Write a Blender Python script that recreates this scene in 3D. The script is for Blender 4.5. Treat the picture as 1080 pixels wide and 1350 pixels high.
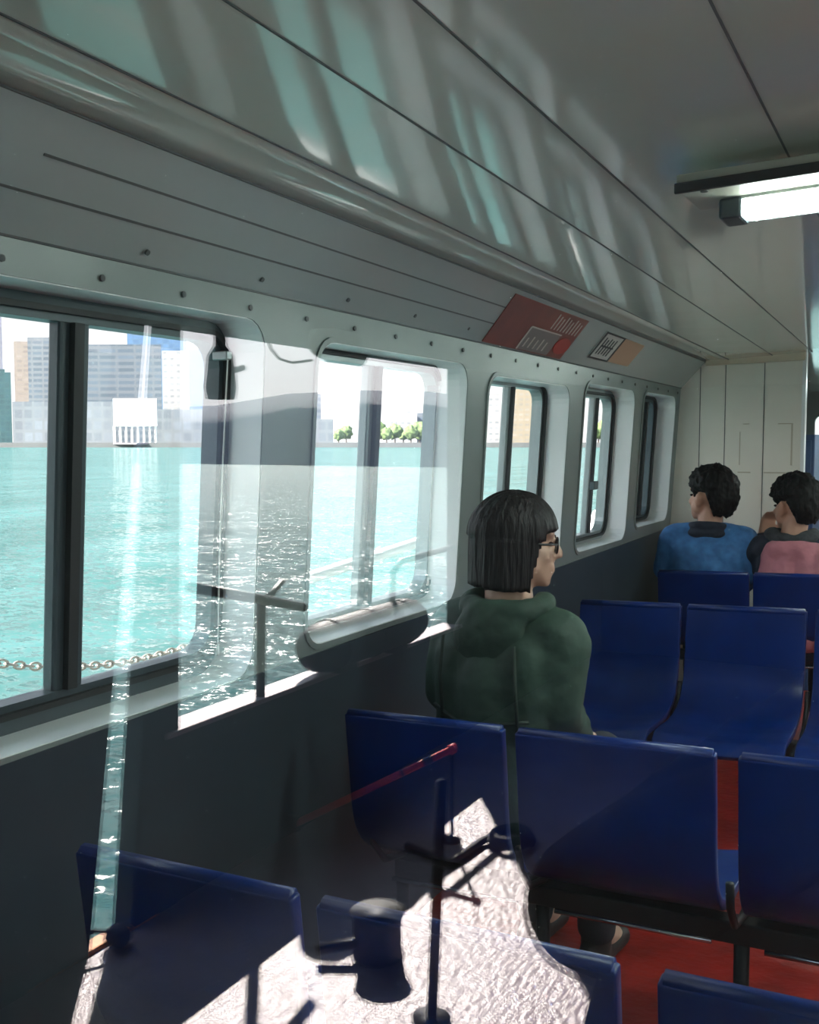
import bpy, bmesh, math, random
from mathutils import Vector, Matrix, Euler, noise
from mathutils.geometry import tessellate_polygon
random.seed(7)
for o in list(bpy.data.objects):
    bpy.data.objects.remove(o, do_unlink=True)
SC = bpy.context.scene
COL = SC.collection
PI = math.pi

# ------------------------------------------------------------------ camera
EYE = Vector((0, 0, 1.41))
cd = bpy.data.cameras.new('camera'); CAM = bpy.data.objects.new('camera', cd); COL.objects.link(CAM)
CR = Vector((.881498, .472188, 0)); CU = Vector((-.0326826, .0610131, .9976018)); CB = Vector((.4710556, -.8793838, .0692152))
CAM.matrix_world = Matrix(((CR.x, CU.x, CB.x, EYE.x), (CR.y, CU.y, CB.y, EYE.y), (CR.z, CU.z, CB.z, EYE.z), (0, 0, 0, 1)))
cd.sensor_fit = 'VERTICAL'; cd.sensor_height = 24; cd.lens = 24 * 1326 / 1350; cd.clip_start = .02; cd.clip_end = 6000
SC.camera = CAM
# ------------------------------------------------------------------ sky, sun, exposure
SKY_HORIZON = (1.0, .955, .95); SKY_TOP = (.55, .74, 1.0); SKY_STRENGTH = 1.5
SUN_STRENGTH = 25.0; SUN_DIR = Vector((-.713, -1.0, .912)).normalized()
EXPOSURE = 0.28
W = bpy.data.worlds.new('sky'); SC.world = W; W.use_nodes = True
wn = W.node_tree.nodes; wl = W.node_tree.links; wn.clear()
wo = wn.new('ShaderNodeOutputWorld'); wb = wn.new('ShaderNodeBackground'); wt = wn.new('ShaderNodeTexCoord')
ws = wn.new('ShaderNodeSeparateXYZ'); wr = wn.new('ShaderNodeValToRGB')
wl.new(wt.outputs['Generated'], ws.inputs[0]); wl.new(ws.outputs['Z'], wr.inputs[0]); wl.new(wr.outputs[0], wb.inputs[0]); wl.new(wb.outputs[0], wo.inputs[0])
wr.color_ramp.elements[0].position = 0.0; wr.color_ramp.elements[0].color = (*SKY_HORIZON, 1)
wr.color_ramp.elements[1].position = .7; wr.color_ramp.elements[1].color = (*SKY_TOP, 1)
# the sky is brighter towards the sun
vd = wn.new('ShaderNodeVectorMath'); vd.operation = 'DOT_PRODUCT'; vn = wn.new('ShaderNodeVectorMath'); vn.operation = 'NORMALIZE'
wl.new(wt.outputs['Generated'], vn.inputs[0]); wl.new(vn.outputs[0], vd.inputs[0]); vd.inputs[1].default_value = SUN_DIR
g1 = wn.new('ShaderNodeMath'); g1.operation = 'MAXIMUM'; g1.inputs[1].default_value = 0; wl.new(vd.outputs['Value'], g1.inputs[0])
g2 = wn.new('ShaderNodeMath'); g2.operation = 'POWER'; g2.inputs[1].default_value = 3; wl.new(g1.outputs[0], g2.inputs[0])
g3 = wn.new('ShaderNodeMath'); g3.operation = 'MULTIPLY_ADD'; g3.inputs[1].default_value = SKY_STRENGTH * 1.9; g3.inputs[2].default_value = SKY_STRENGTH; wl.new(g2.outputs[0], g3.inputs[0])
wl.new(g3.outputs[0], wb.inputs[1])
sl = bpy.data.lights.new('sun', 'SUN'); SUN = bpy.data.objects.new('sun', sl); COL.objects.link(SUN)
sl.energy = SUN_STRENGTH; sl.angle = math.radians(.53); sl.color = (1.0, .93, .86)
SUN.rotation_euler = SUN_DIR.to_track_quat('Z', 'Y').to_euler(); SUN.location = SUN_DIR * 40
SC.view_settings.view_transform = 'Standard'; SC.view_settings.look = 'None'; SC.view_settings.gamma = 1
SC.view_settings.exposure = EXPOSURE; SC.view_settings.use_curve_mapping = False
SC.cycles.transparent_max_bounces = 24; SC.cycles.blur_glossy = 0; SC.cycles.diffuse_bounces = 6; SC.cycles.sample_clamp_indirect = 60

# ------------------------------------------------------------------ materials
def mat(name, col, rough=.5, metal=0, spec=.5, bump=0, bscale=20, var=0, vscale=6, emit=None, coat=0, stretch=(1, 1, 1), col2=None):
    m = bpy.data.materials.new(name); m.use_nodes = True
    nt = m.node_tree; N = nt.nodes; L = nt.links; b = N['Principled BSDF']
    b.inputs['Base Color'].default_value = (*col, 1); b.inputs['Roughness'].default_value = rough
    b.inputs['Metallic'].default_value = metal; b.inputs['Specular IOR Level'].default_value = spec
    b.inputs['Coat Weight'].default_value = coat; b.inputs['Coat Roughness'].default_value = .06
    tc = N.new('ShaderNodeTexCoord'); mp = N.new('ShaderNodeMapping'); mp.inputs['Scale'].default_value = stretch
    L.new(tc.outputs['Object'], mp.inputs[0])
    if var or col2:
        n = N.new('ShaderNodeTexNoise'); n.inputs['Scale'].default_value = vscale; n.inputs['Detail'].default_value = 5
        L.new(mp.outputs[0], n.inputs[0])
        r = N.new('ShaderNodeValToRGB'); r.color_ramp.elements[0].position = .35; r.color_ramp.elements[1].position = .65
        c2 = col2 or tuple(min(1, c * (1 + var)) for c in col); c1 = col if col2 else tuple(c * (1 - var) for c in col)
        r.color_ramp.elements[0].color = (*c1, 1); r.color_ramp.elements[1].color = (*c2, 1)
        L.new(n.outputs[0], r.inputs[0]); L.new(r.outputs[0], b.inputs['Base Color'])
    if bump:
        n = N.new('ShaderNodeTexNoise'); n.inputs['Scale'].default_value = bscale; n.inputs['Detail'].default_value = 3
        L.new(mp.outputs[0], n.inputs[0]); bm_ = N.new('ShaderNodeBump'); bm_.inputs['Strength'].default_value = bump
        bm_.inputs['Distance'].default_value = .02; L.new(n.outputs[0], bm_.inputs['Height']); L.new(bm_.outputs[0], b.inputs['Normal'])
    if emit:
        b.inputs['Emission Color'].default_value = (*emit[0], 1); b.inputs['Emission Strength'].default_value = emit[1]
    return m

def glass(name, refl, tint=(1, 1, 1), dirt=0.0):
    m = bpy.data.materials.new(name); m.use_nodes = True
    nt = m.node_tree; N = nt.nodes; L = nt.links; N.clear()
    o = N.new('ShaderNodeOutputMaterial'); t = N.new('ShaderNodeBsdfTransparent'); g = N.new('ShaderNodeBsdfGlossy')
    t.inputs[0].default_value = (*tint, 1); g.inputs['Roughness'].default_value = 0; g.inputs[0].default_value = (1, 1, 1, 1)
    mx = N.new('ShaderNodeMixShader'); mx.inputs[0].default_value = refl
    L.new(t.outputs[0], mx.inputs[1]); L.new(g.outputs[0], mx.inputs[2]); out = mx
    if dirt:
        d = N.new('ShaderNodeBsdfDiffuse'); d.inputs[0].default_value = (.8, .82, .8, 1); tr = N.new('ShaderNodeBsdfTranslucent'); tr.inputs[0].default_value = (.8, .82, .8, 1)
        ad = N.new('ShaderNodeMixShader'); ad.inputs[0].default_value = .5; L.new(d.outputs[0], ad.inputs[1]); L.new(tr.outputs[0], ad.inputs[2])
        tc = N.new('ShaderNodeTexCoord'); mp = N.new('ShaderNodeMapping'); mp.inputs['Scale'].default_value = (9, 9, .8)
        n = N.new('ShaderNodeTexNoise'); n.inputs['Scale'].default_value = 2.2; n.inputs['Detail'].default_value = 4
        L.new(tc.outputs['Object'], mp.inputs[0]); L.new(mp.outputs[0], n.inputs[0])
        mr = N.new('ShaderNodeMapRange'); mr.inputs['From Min'].default_value = .3; mr.inputs['From Max'].default_value = .8
        mr.inputs['To Min'].default_value = dirt * .4; mr.inputs['To Max'].default_value = dirt * 1.8
        L.new(n.outputs[0], mr.inputs[0])
        m2 = N.new('ShaderNodeMixShader'); L.new(mr.outputs[0], m2.inputs[0]); L.new(mx.outputs[0], m2.inputs[1]); L.new(ad.outputs[0], m2.inputs[2]); out = m2
    L.new(out.outputs[0], o.inputs[0])
    return m

def facade(name, wall, win, bw, bh, fw=.35, rough=.6, warm=0):
    m = mat(name, wall, rough); nt = m.node_tree; N = nt.nodes; L = nt.links; b = N['Principled BSDF']
    tc = N.new('ShaderNodeTexCoord'); sp = N.new('ShaderNodeSeparateXYZ'); cb = N.new('ShaderNodeCombineXYZ')
    L.new(tc.outputs['Object'], sp.inputs[0]); ad = N.new('ShaderNodeMath'); ad.operation = 'ADD'
    L.new(sp.outputs['X'], ad.inputs[0]); L.new(sp.outputs['Y'], ad.inputs[1])
    L.new(ad.outputs[0], cb.inputs[0]); L.new(sp.outputs['Z'], cb.inputs[1])
    k = N.new('ShaderNodeTexBrick'); k.offset = 0; k.inputs['Scale'].default_value = 1; k.inputs['Brick Width'].default_value = bw; k.inputs['Row Height'].default_value = bh
    k.inputs['Mortar Size'].default_value = fw * bh * .5; k.inputs['Mortar'].default_value = (*wall, 1); k.inputs['Color1'].default_value = (*win, 1)
    k.inputs['Color2'].default_value = (*[c * 1.5 for c in win], 1); L.new(cb.outputs[0], k.inputs[0]); L.new(k.outputs[0], b.inputs['Base Color'])
    return m

M = {}
M['ceiling'] = mat('ceiling_paint', (.75, .76, .67), .10, spec=.8, coat=.6, bump=.10, bscale=2.2, stretch=(1, .5, 1))
M['wall'] = mat('wall_paint', (.19, .22, .21), .32, spec=.4, bump=.05, bscale=8, var=.04)
M['lower_shade'] = mat('lower_wall_shade', (.03, .044, .056), .4, spec=.35, bump=.05, bscale=8, var=.06)  # shade of the lower wall put into the colour
M['panel'] = mat('panel_paint', (.40, .43, .42), .20, spec=.5, bump=.05, bscale=3)
M['cream'] = mat('cream_partition', (.84, .79, .69), .35, var=.03, vscale=3)
M['stain'] = mat('tape_stain', (.52, .46, .36), .7)
M['seam'] = mat('seam_dark', (.10, .10, .10), .7)
M['cornice'] = mat('cornice_paint', (.62, .54, .40), .45)
M['floor_red'] = mat('red_deck_paint', (.27, .014, .008), .32, var=.25, vscale=9, bump=.15, bscale=40)
M['deck'] = mat('worn_deck_paint', (.31, .245, .28), .38, var=.08, vscale=7, bump=.35, bscale=60)
M['dark_steel'] = mat('dark_bulwark_paint', (.022, .030, .034), .6, spec=.3, var=.15)
M['cap'] = mat('bulwark_cap_paint', (.34, .25, .29), .4)
M['orange'] = mat('orange_deck_edge', (.85, .28, .02), .45)
M['frame'] = mat('aluminium_frame', (.30, .33, .33), .35, metal=.6)
M['frame_dark'] = mat('dark_window_frame', (.055, .075, .085), .4, metal=.2)
M['rubber'] = mat('black_rubber', (.015, .017, .018), .6)
M['blue'] = mat('blue_seat', (.0008, .019, .135), .33, spec=.32, bump=.04, bscale=30, var=.12, vscale=10)
M['black'] = mat('black_steel', (.012, .013, .015), .45)
M['chrome'] = mat('steel_rod', (.55, .58, .6), .25, metal=1)
M['white'] = mat('white_paint', (.82, .83, .82), .3)
M['tube'] = mat('fluorescent_tube', (.9, 1, .97), .3, emit=((.85, 1.0, .95), 60))
M['tube_off'] = mat('tube_unlit', (.8, .82, .8), .3)
M['reflector'] = mat('lamp_reflector', (.42, .45, .42), .3)
M['lampbase'] = mat('lamp_base_paint', (.42, .42, .35), .35)
M['sea_glass'] = glass('window_glass', .03, (.94, .95, .95), .006)
M['pane'] = glass('partition_glass', .095, (.985, .99, .985), .004)
M['skin'] = mat('skin_warm', (.62, .34, .23), .5, var=.06, vscale=20)
M['skin_pale'] = mat('skin_pale', (.50, .30, .22), .5, var=.06, vscale=20)
M['hair'] = mat('black_hair', (.006, .005, .005), .6, spec=.25, bump=.5, bscale=60, stretch=(1, 1, .15))
M['hair_grey'] = mat('ash_dark_hair', (.012, .009, .010), .5, spec=.3, bump=.6, bscale=70, stretch=(1, 1, .12))
M['denim'] = mat('blue_denim', (.045, .17, .40), .75, var=.2, vscale=30, bump=.4, bscale=16)
M['navy'] = mat('navy_cloth', (.012, .018, .035), .8, bump=.3, bscale=30)
M['pink'] = mat('dusty_pink_cloth', (.50, .19, .22), .85, var=.1, vscale=24, bump=.35, bscale=30)
M['scarf'] = mat('grey_scarf', (.035, .04, .045), .9, bump=.5, bscale=40)
M['green'] = mat('olive_green_parka', (.024, .052, .036), .7, var=.15, vscale=12, bump=.4, bscale=14)
M['greendark'] = mat('parka_trim', (.012, .025, .018), .7)
M['coat'] = mat('black_coat', (.008, .009, .011), .85, bump=.3, bscale=20)
M['trouser'] = mat('dark_trousers', (.02, .022, .03), .85)
M['shoe'] = mat('dark_shoes', (.02, .018, .016), .5)
M['eye'] = mat('eye_dark', (.03, .02, .02), .2)
M['spectacle'] = mat('spectacle_black', (.02, .02, .02), .3)
M['poster_red'] = mat('poster_red', (.34, .075, .05), .35, col2=(.22, .06, .05), vscale=9)
M['poster_text'] = mat('poster_pale_ink', (.68, .60, .55), .4)
M['poster_grey'] = mat('poster_grey', (.26, .22, .21), .4)
M['red_spot'] = mat('poster_bright_red', (.50, .05, .035), .4)
M['notice'] = mat('notice_paper', (.62, .62, .58), .45)
M['ink'] = mat('notice_ink', (.03, .03, .035), .5)
M['notice_orange'] = mat('notice_orange', (.62, .36, .22), .45)
M['cord'] = mat('cord_white', (.75, .74, .70), .6)
M['chain'] = mat('galvanised_chain', (.50, .45, .40), .4, metal=.5)
M['hose'] = mat('red_hose', (.65, .03, .03), .45)
M['rope'] = mat('dark_rope', (.05, .05, .05), .8)
M['bluewall'] = mat('blue_locker', (.02, .06, .16), .4)

# ------------------------------------------------------------------ mesh helpers
class MB:
    def __init__(s): s.v = []; s.f = []
    def add(s, vs, fs):
        n = len(s.v); s.v += [Vector(p) for p in vs]; s.f += [tuple(i + n for i in f) for f in fs]; return s
    def box(s, a, b, fn=None):
        (x0, y0, z0), (x1, y1, z1) = a, b
        p = [(x0, y0, z0), (x1, y0, z0), (x1, y1, z0), (x0, y1, z0), (x0, y0, z1), (x1, y0, z1), (x1, y1, z1), (x0, y1, z1)]
        if fn: p = [fn(*q) for q in p]
        return s.add(p, [(0, 3, 2, 1), (4, 5, 6, 7), (0, 1, 5, 4), (1, 2, 6, 5), (2, 3, 7, 6), (3, 0, 4, 7)])
    def hexa(s, p):
        return s.add(p, [(0, 3, 2, 1), (4, 5, 6, 7), (0, 1, 5, 4), (1, 2, 6, 5), (2, 3, 7, 6), (3, 0, 4, 7)])
    def tube(s, pts, r, seg=10, closed=False, caps=True):
        pts = [Vector(p) for p in pts]; n = len(pts); rs = r if isinstance(r, (list, tuple)) else [r] * n
        rings = []; up = None
        for i, p in enumerate(pts):
            if closed: t = pts[(i + 1) % n] - pts[i - 1]
            else: t = pts[min(i + 1, n - 1)] - pts[max(i - 1, 0)]
            t.normalize()
            if up is None: up = t.orthogonal().normalized()
            up = (up - t * up.dot(t)); up = up.normalized() if up.length > 1e-6 else t.orthogonal().normalized()
            sd = t.cross(up)
            rings.append([p + (up * math.cos(2 * PI * k / seg) + sd * math.sin(2 * PI * k / seg)) * rs[i] for k in range(seg)])
        vs = [q for R_ in rings for q in R_]; fs = []
        for i in range(n if closed else n - 1):
            j = (i + 1) % n
            for k in range(seg):
                k2 = (k + 1) % seg; fs.append((i * seg + k, i * seg + k2, j * seg + k2, j * seg + k))
        if caps and not closed:
            fs.append(tuple(range(seg))[::-1]); fs.append(tuple((n - 1) * seg + k for k in range(seg)))
        return s.add(vs, fs)
    def cyl(s, p0, p1, r, r1=None, seg=20): return s.tube([p0, p1], [r, r if r1 is None else r1], seg)
    def capsule(s, p0, r0, p1, r1, seg=16):
        p0 = Vector(p0); p1 = Vector(p1); d = p1 - p0
        if d.length < 1e-6: d = Vector((0, 0, 1e-4)); p1 = p0 + d
        t = d.normalized(); pts = []; rs = []
        for k in range(5, -1, -1):
            a = k / 5 * PI / 2 * .98; pts.append(p0 - t * r0 * math.sin(a)); rs.append(r0 * math.cos(a))
        for k in range(6):
            a = k / 5 * PI / 2 * .98; pts.append(p1 + t * r1 * math.sin(a)); rs.append(r1 * math.cos(a))
        u = t.orthogonal().normalized(); sd = t.cross(u); vs = []; fs = []
        for p, r in zip(pts, rs):
            vs += [p + (u * math.cos(2 * PI * k / seg) + sd * math.sin(2 * PI * k / seg)) * r for k in range(seg)]
        for i in range(len(pts) - 1):
            for k in range(seg):
                k2 = (k + 1) % seg; fs.append((i * seg + k, i * seg + k2, (i + 1) * seg + k2, (i + 1) * seg + k))
        fs.append(tuple(range(seg))[::-1]); fs.append(tuple((len(pts) - 1) * seg + k for k in range(seg)))
        return s.add(vs, fs)
    def chain(s, pts, rs, seg=16):
        for i in range(len(pts) - 1): s.capsule(pts[i], rs[i], pts[i + 1], rs[i + 1], seg)
        return s
    def ell(s, c, r, mtx=None, nu=20, nv=14, fn=None):
        vs = []; fs = []; c = Vector(c)
        for j in range(nv + 1):
            th = PI * j / nv
            for i in range(nu):
                ph = 2 * PI * i / nu
                d = Vector((math.sin(th) * math.cos(ph), math.sin(th) * math.sin(ph), math.cos(th)))
                p = Vector((d.x * r[0], d.y * r[1], d.z * r[2]))
                if fn: p = p * fn(d)
                vs.append(c + (mtx @ p if mtx else p))
        for j in range(nv):
            for i in range(nu):
                i2 = (i + 1) % nu; fs.append((j * nu + i, (j + 1) * nu + i, (j + 1) * nu + i2, j * nu + i2))
        return s.add(vs, fs)
    def map(s, fn): s.v = [Vector(fn(p)) for p in s.v]; return s
    def mesh(s, name):
        me = bpy.data.meshes.new(name); b = bmesh.new()
        vs = [b.verts.new(p) for p in s.v]
        for f in s.f:
            try: b.faces.new([vs[i] for i in f])
            except ValueError: pass
        bmesh.ops.remove_doubles(b, verts=b.verts, dist=1e-6)
        bmesh.ops.recalc_face_normals(b, faces=b.faces)
        b.to_mesh(me); b.free(); return me
    def build(s, name, m, parent=None, smooth=False, bevel=0, seg=2, xf=None):
        if xf: s.map(xf)
        if parent is not None:
            inv = parent_world(parent).inverted(); s.map(lambda p: inv @ p)
        me = s.mesh(name); ob = bpy.data.objects.new(name, me); COL.objects.link(ob)
        if parent is not None: ob.parent = parent
        for mm in (m if isinstance(m, (list, tuple)) else [m]): me.materials.append(mm)
        if bevel:
            b = ob.modifiers.new('bevel', 'BEVEL'); b.width = bevel; b.segments = seg; b.limit_method = 'ANGLE'; b.angle_limit = math.radians(40)
        if smooth:
            for p in me.polygons: p.use_smooth = True
        return ob

def parent_world(o):
    w = Matrix.Translation(o.location) @ o.rotation_euler.to_matrix().to_4x4()
    return parent_world(o.parent) @ w if o.parent else w

def tag(o, label=None, cat=None, group=None, kind=None):
    if label: o['label'] = label
    if cat: o['category'] = cat
    if group: o['group'] = group
    if kind: o['kind'] = kind
    return o
def thing(name, label, cat, loc, group=None, rot=(0, 0, 0)):
    o = bpy.data.objects.new(name, None); COL.objects.link(o); o.location = loc; o.rotation_euler = rot; o.empty_display_size = .1
    return tag(o, label, cat, group)
def struct(o, label=None, cat=None): return tag(o, label, cat, None, 'structure')

def remesh(mb, name, m, parent, voxel=.007, smooth=6, jitter=0, jscale=12):
    ob = mb.build('tmp', m)
    r = ob.modifiers.new('r', 'REMESH'); r.mode = 'VOXEL'; r.voxel_size = voxel
    s = ob.modifiers.new('s', 'SMOOTH'); s.factor = .5; s.iterations = smooth
    dg = bpy.context.evaluated_depsgraph_get(); me = bpy.data.meshes.new_from_object(ob.evaluated_get(dg))
    bpy.data.objects.remove(ob, do_unlink=True); me.name = name
    if jitter:
        for v in me.vertices:
            n = noise.noise(Vector(v.co) * jscale) + .5 * noise.noise(Vector(v.co) * jscale * 2.3)
            v.co += v.normal * n * jitter
    inv = parent_world(parent).inverted()
    for v in me.vertices: v.co = inv @ v.co
    for p in me.polygons: p.use_smooth = True
    me.materials.clear(); me.materials.append(m)
    o = bpy.data.objects.new(name, me); COL.objects.link(o); o.parent = parent
    return o

# ------------------------------------------------------------------ geometry constants
PANE_Y = .28; TILT = .0124
PN = Vector((0, -math.cos(TILT), math.sin(TILT))); PP = Vector((0, PANE_Y, 1.41))
def mir(p):                      # the aft deck lies behind the glass partition, running away from it
    p = Vector(p); return p - PN * (2 * (p - PP).dot(PN))
FZ = .10                         # floor level
SEA_Z = -1.15
K = .06
def wl_(y, z, off=0): return (-1.22 + K * (z - 1.0) + off, y, z)

# ------------------------------------------------------------------ sea, far shores
WAVE = 1.75
def sea():
    m = bpy.data.materials.new('sea_water'); m.use_nodes = True; nt = m.node_tree; N = nt.nodes; L = nt.links; N.clear()
    out = N.new('ShaderNodeOutputMaterial'); df = N.new('ShaderNodeBsdfDiffuse'); gs = N.new('ShaderNodeBsdfGlossy'); mx = N.new('ShaderNodeMixShader')
    gs.inputs['Roughness'].default_value = .125; gs.inputs[0].default_value = (1, 1, 1, 1)
    tc = N.new('ShaderNodeTexCoord')
    # wave slopes: horizontal tilt of the surface taken from noise at three sizes of ripple
    prev = N.new('ShaderNodeCombineXYZ'); prev.inputs[2].default_value = 1
    for sc, am, stre in ((.35, .30, (1, 1.9, 1)), (1.7, .55, (1, 1.5, 1)), (5.5, .75, (1, 1.3, 1)), (16, .35, (1, 1.2, 1))):
        mp = N.new('ShaderNodeMapping'); mp.inputs['Scale'].default_value = stre; mp.inputs['Rotation'].default_value = (0, 0, .5)
        n = N.new('ShaderNodeTexNoise'); n.inputs['Scale'].default_value = sc; n.inputs['Detail'].default_value = 1.5
        L.new(tc.outputs['Object'], mp.inputs[0]); L.new(mp.outputs[0], n.inputs[0])
        v = N.new('ShaderNodeVectorMath'); v.operation = 'SUBTRACT'; v.inputs[1].default_value = (.5, .5, .5); L.new(n.outputs['Color'], v.inputs[0])
        v2 = N.new('ShaderNodeVectorMath'); v2.operation = 'MULTIPLY_ADD'; v2.inputs[1].default_value = (am * WAVE, am * WAVE, 0); L.new(v.outputs[0], v2.inputs[0]); L.new(prev.outputs[0], v2.inputs[2])
        prev = v2
    nm = N.new('ShaderNodeVectorMath'); nm.operation = 'NORMALIZE'; L.new(prev.outputs[0], nm.inputs[0]); prev = nm
    L.new(prev.outputs[0], gs.inputs['Normal'])
    fr = N.new('ShaderNodeFresnel'); fr.inputs[0].default_value = 1.33; L.new(prev.outputs[0], fr.inputs['Normal'])
    mr = N.new('ShaderNodeMapRange'); mr.inputs['To Min'].default_value = .0; mr.inputs['To Max'].default_value = .65; L.new(fr.outputs[0], mr.inputs[0]); L.new(mr.outputs[0], mx.inputs[0])
    n = N.new('ShaderNodeTexNoise'); n.inputs['Scale'].default_value = .5; n.inputs['Detail'].default_value = 4
    mp = N.new('ShaderNodeMapping'); mp.inputs['Scale'].default_value = (1, .35, 1); mp.inputs['Rotation'].default_value = (0, 0, .9)
    L.new(tc.outputs['Object'], mp.inputs[0]); L.new(mp.outputs[0], n.inputs[0]); r = N.new('ShaderNodeValToRGB')
    r.color_ramp.elements[0].position = .35; r.color_ramp.elements[1].position = .68
    r.color_ramp.elements[0].color = (.042, .115, .103, 1); r.color_ramp.elements[1].color = (.07, .17, .16, 1)
    L.new(n.outputs[0], r.inputs[0]); L.new(r.outputs[0], df.inputs[0])
    L.new(df.outputs[0], mx.inputs[1]); L.new(gs.outputs[0], mx.inputs[2]); L.new(mx.outputs[0], out.inputs[0])
    o = MB().add([(-3000, -3000, SEA_Z), (3000, -3000, SEA_Z), (3000, 3000, SEA_Z), (-3000, 3000, SEA_Z)], [(0, 1, 2, 3)]).build('sea', m)
    struct(o)
sea()

def shore_dir(u):                # horizontal bearing of a far thing, from its place on the shoreline
    d = CR * ((u - 540) / 1326) - CB; d.z = 0; return d
DEPTH0 = 520.
def shore_pt(u, depth): d = shore_dir(u); return d * depth
def elev(v, depth): return EYE.z + (583 - v) / 1326 * depth

def building(name, label, u0, u1, vtop, depth, m, thick=30, group=None, cat='building', zb=None, roof=None):
    a = shore_pt(u0, depth); b = shore_pt(u1, depth); back = (a + b).normalized() * thick
    z0 = SEA_Z if zb is None else zb; z1 = elev(vtop, depth); c = (a + b) / 2
    t = thing(name, label, cat, (c.x, c.y, z0), group)
    P = [a, b, b + back, a + back]
    MB().hexa([(p.x, p.y, z0) for p in P] + [(p.x, p.y, z1) for p in P]).build('wall', m, t)
    if roof:
        q = [p.lerp(c + back / 2, .25) for p in P]
        MB().hexa([(p.x, p.y, z1) for p in q] + [(p.x, p.y, z1 + roof) for p in q]).build('roof_block', m, t)
    return t
F_grey = facade('grey_block_facade', (0.139, 0.155, 0.172), (0.066, 0.086, 0.109), 9, 3.4, .5)
F_grey2 = facade('slate_block_facade', (0.112, 0.129, 0.149), (0.059, 0.079, 0.103), 14, 3.6, .5)
F_low = facade('low_block_facade', (0.165, 0.182, 0.198), (0.125, 0.142, 0.162), 7, 6, .3)
F_blue = facade('blue_glass_facade', (0.073, 0.139, 0.224), (0.053, 0.112, 0.205), 6, 3.2, .25)
F_beige = facade('beige_facade', (0.218, 0.182, 0.155), (0.165, 0.139, 0.125), 6, 3.2, .5)
F_white = facade('white_facade', (0.304, 0.297, 0.290), (0.182, 0.188, 0.198), 5, 3.4, .7)
F_teal = facade('teal_facade', (0.020, 0.073, 0.079), (0.010, 0.046, 0.056), 4, 3, .3)
F_tower = facade('violet_tower_facade', (0.149, 0.152, 0.185), (0.109, 0.116, 0.155), 4, 3, .4)
F_gold = facade('pale_gold_facade', (0.264, 0.218, 0.155), (0.198, 0.182, 0.155), 5, 3.0, .6)
quay = mat('quay_stone', (.13, .13, .13), .8, var=.1, vscale=.05)
qa = [shore_pt(-260, 500), shore_pt(960, 500)]; qb = [p * 1.6 for p in qa]
struct(MB().hexa([(qa[0].x, qa[0].y, SEA_Z - 1), (qa[1].x, qa[1].y, SEA_Z - 1), (qb[1].x, qb[1].y, SEA_Z - 1), (qb[0].x, qb[0].y, SEA_Z - 1),
                  (qa[0].x, qa[0].y, 1.2), (qa[1].x, qa[1].y, 1.2), (qb[1].x, qb[1].y, 1.2), (qb[0].x, qb[0].y, 1.2)]).build('land', quay))
building('office_tower', 'pale violet tower at the edge of the far shore, above the teal block', -40, 9, 398, 720, F_tower, zb=1.2)
building('office_block', 'dark teal glass block low on the far shore', -40, 19, 492, 560, F_teal, zb=1.2, roof=2)
building('office_block', 'warm beige block partly behind the grey slab on the far shore', 24, 46, 452, 700, F_beige, zb=1.2)
building('office_block', 'grey slab block straddling the post of the nearest window', 42, 108, 447, 640, F_grey, zb=1.2)
building('office_block', 'wide slate grey block with banded floors across the bay', 100, 216, 456, 580, F_grey2, zb=1.2)
building('office_tower', 'blue glass tower rising behind the wide slate block', 172, 249, 430, 760, F_blue, zb=1.2, thick=40)
building('office_block', 'bright white block at the right end of the slate block', 217, 251, 464, 560, F_white, zb=1.2, thick=24)
building('office_block', 'pale blue block seen at the rounded window corner', 252, 276, 462, 660, F_blue, zb=1.2)
building('warehouse', 'long low grey shed along the water under the slate block', 20, 152, 530, 530, F_low, zb=1.2, thick=14)
building('warehouse', 'low pale grey shed right of the white pier house', 206, 330, 540, 535, F_low, zb=1.2, thick=14)
# white pier house on stilts
pw = mat('pier_white', (.95, .95, .93), .5)
a = shore_pt(152, 505); b = shore_pt(209, 505); c = (a + b) / 2; back = c.normalized() * 16
pt = thing('pier_house', 'white box building on stilts standing at the water edge', 'building', (c.x, c.y, SEA_Z))
z0, z1 = elev(562, 505), elev(526, 505)
MB().hexa([(p.x, p.y, z0) for p in (a, b, b + back, a + back)] + [(p.x, p.y, z1) for p in (a, b, b + back, a + back)]).build('house', pw, pt)
for i in range(8):
    for bb in (0, 1):
        q = a.lerp(b, (i + .1) / 7.3) + back * (.1 + .8 * bb); MB().cyl((q.x, q.y, SEA_Z - .3), (q.x, q.y, z0), .55, seg=8).build('stilt', pw, pt)
q = a.lerp(b, .5); MB().box((q.x - 9, q.y - 9, SEA_Z + 1.5), (q.x + 9, q.y + 9, SEA_Z + 2.2)).build('landing', M['cap'], pt)
for (u0, u1, vt, d, m, lab) in ((404, 424, 520, 600, F_grey, 'grey mid-rise block furthest left in the middle windows'),
                             (425, 438, 536, 580, F_white, 'small white block beside the grey mid-rise block'),
                             (398, 440, 553, 540, F_low, 'low grey shed under the mid-rise block'),
                             (516, 524, 546, 620, F_white, 'slim white block standing alone over the trees'),
                             (525, 545, 543, 620, F_white, 'pale stepped block over the trees in the middle window'),
                             (550, 580, 545, 640, F_grey, 'pale block cut by the right edge of the middle window'),
                             (641, 660, 520, 600, F_white, 'white striped block seen through the narrow sash'),
                             (664, 716, 512, 600, F_gold, 'pale gold block with fine floor bands above the woman'),
                             (779, 806, 516, 560, F_white, 'white block of flats in the fourth window')):
    building('apartment_block', lab, u0, u1, vt, d, m, zb=1.2, thick=20)
leaf = mat('tree_leaves', (.14, .20, .07), .8, var=.4, vscale=.6); bark = mat('tree_bark', (.1, .07, .05), .9)
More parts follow.
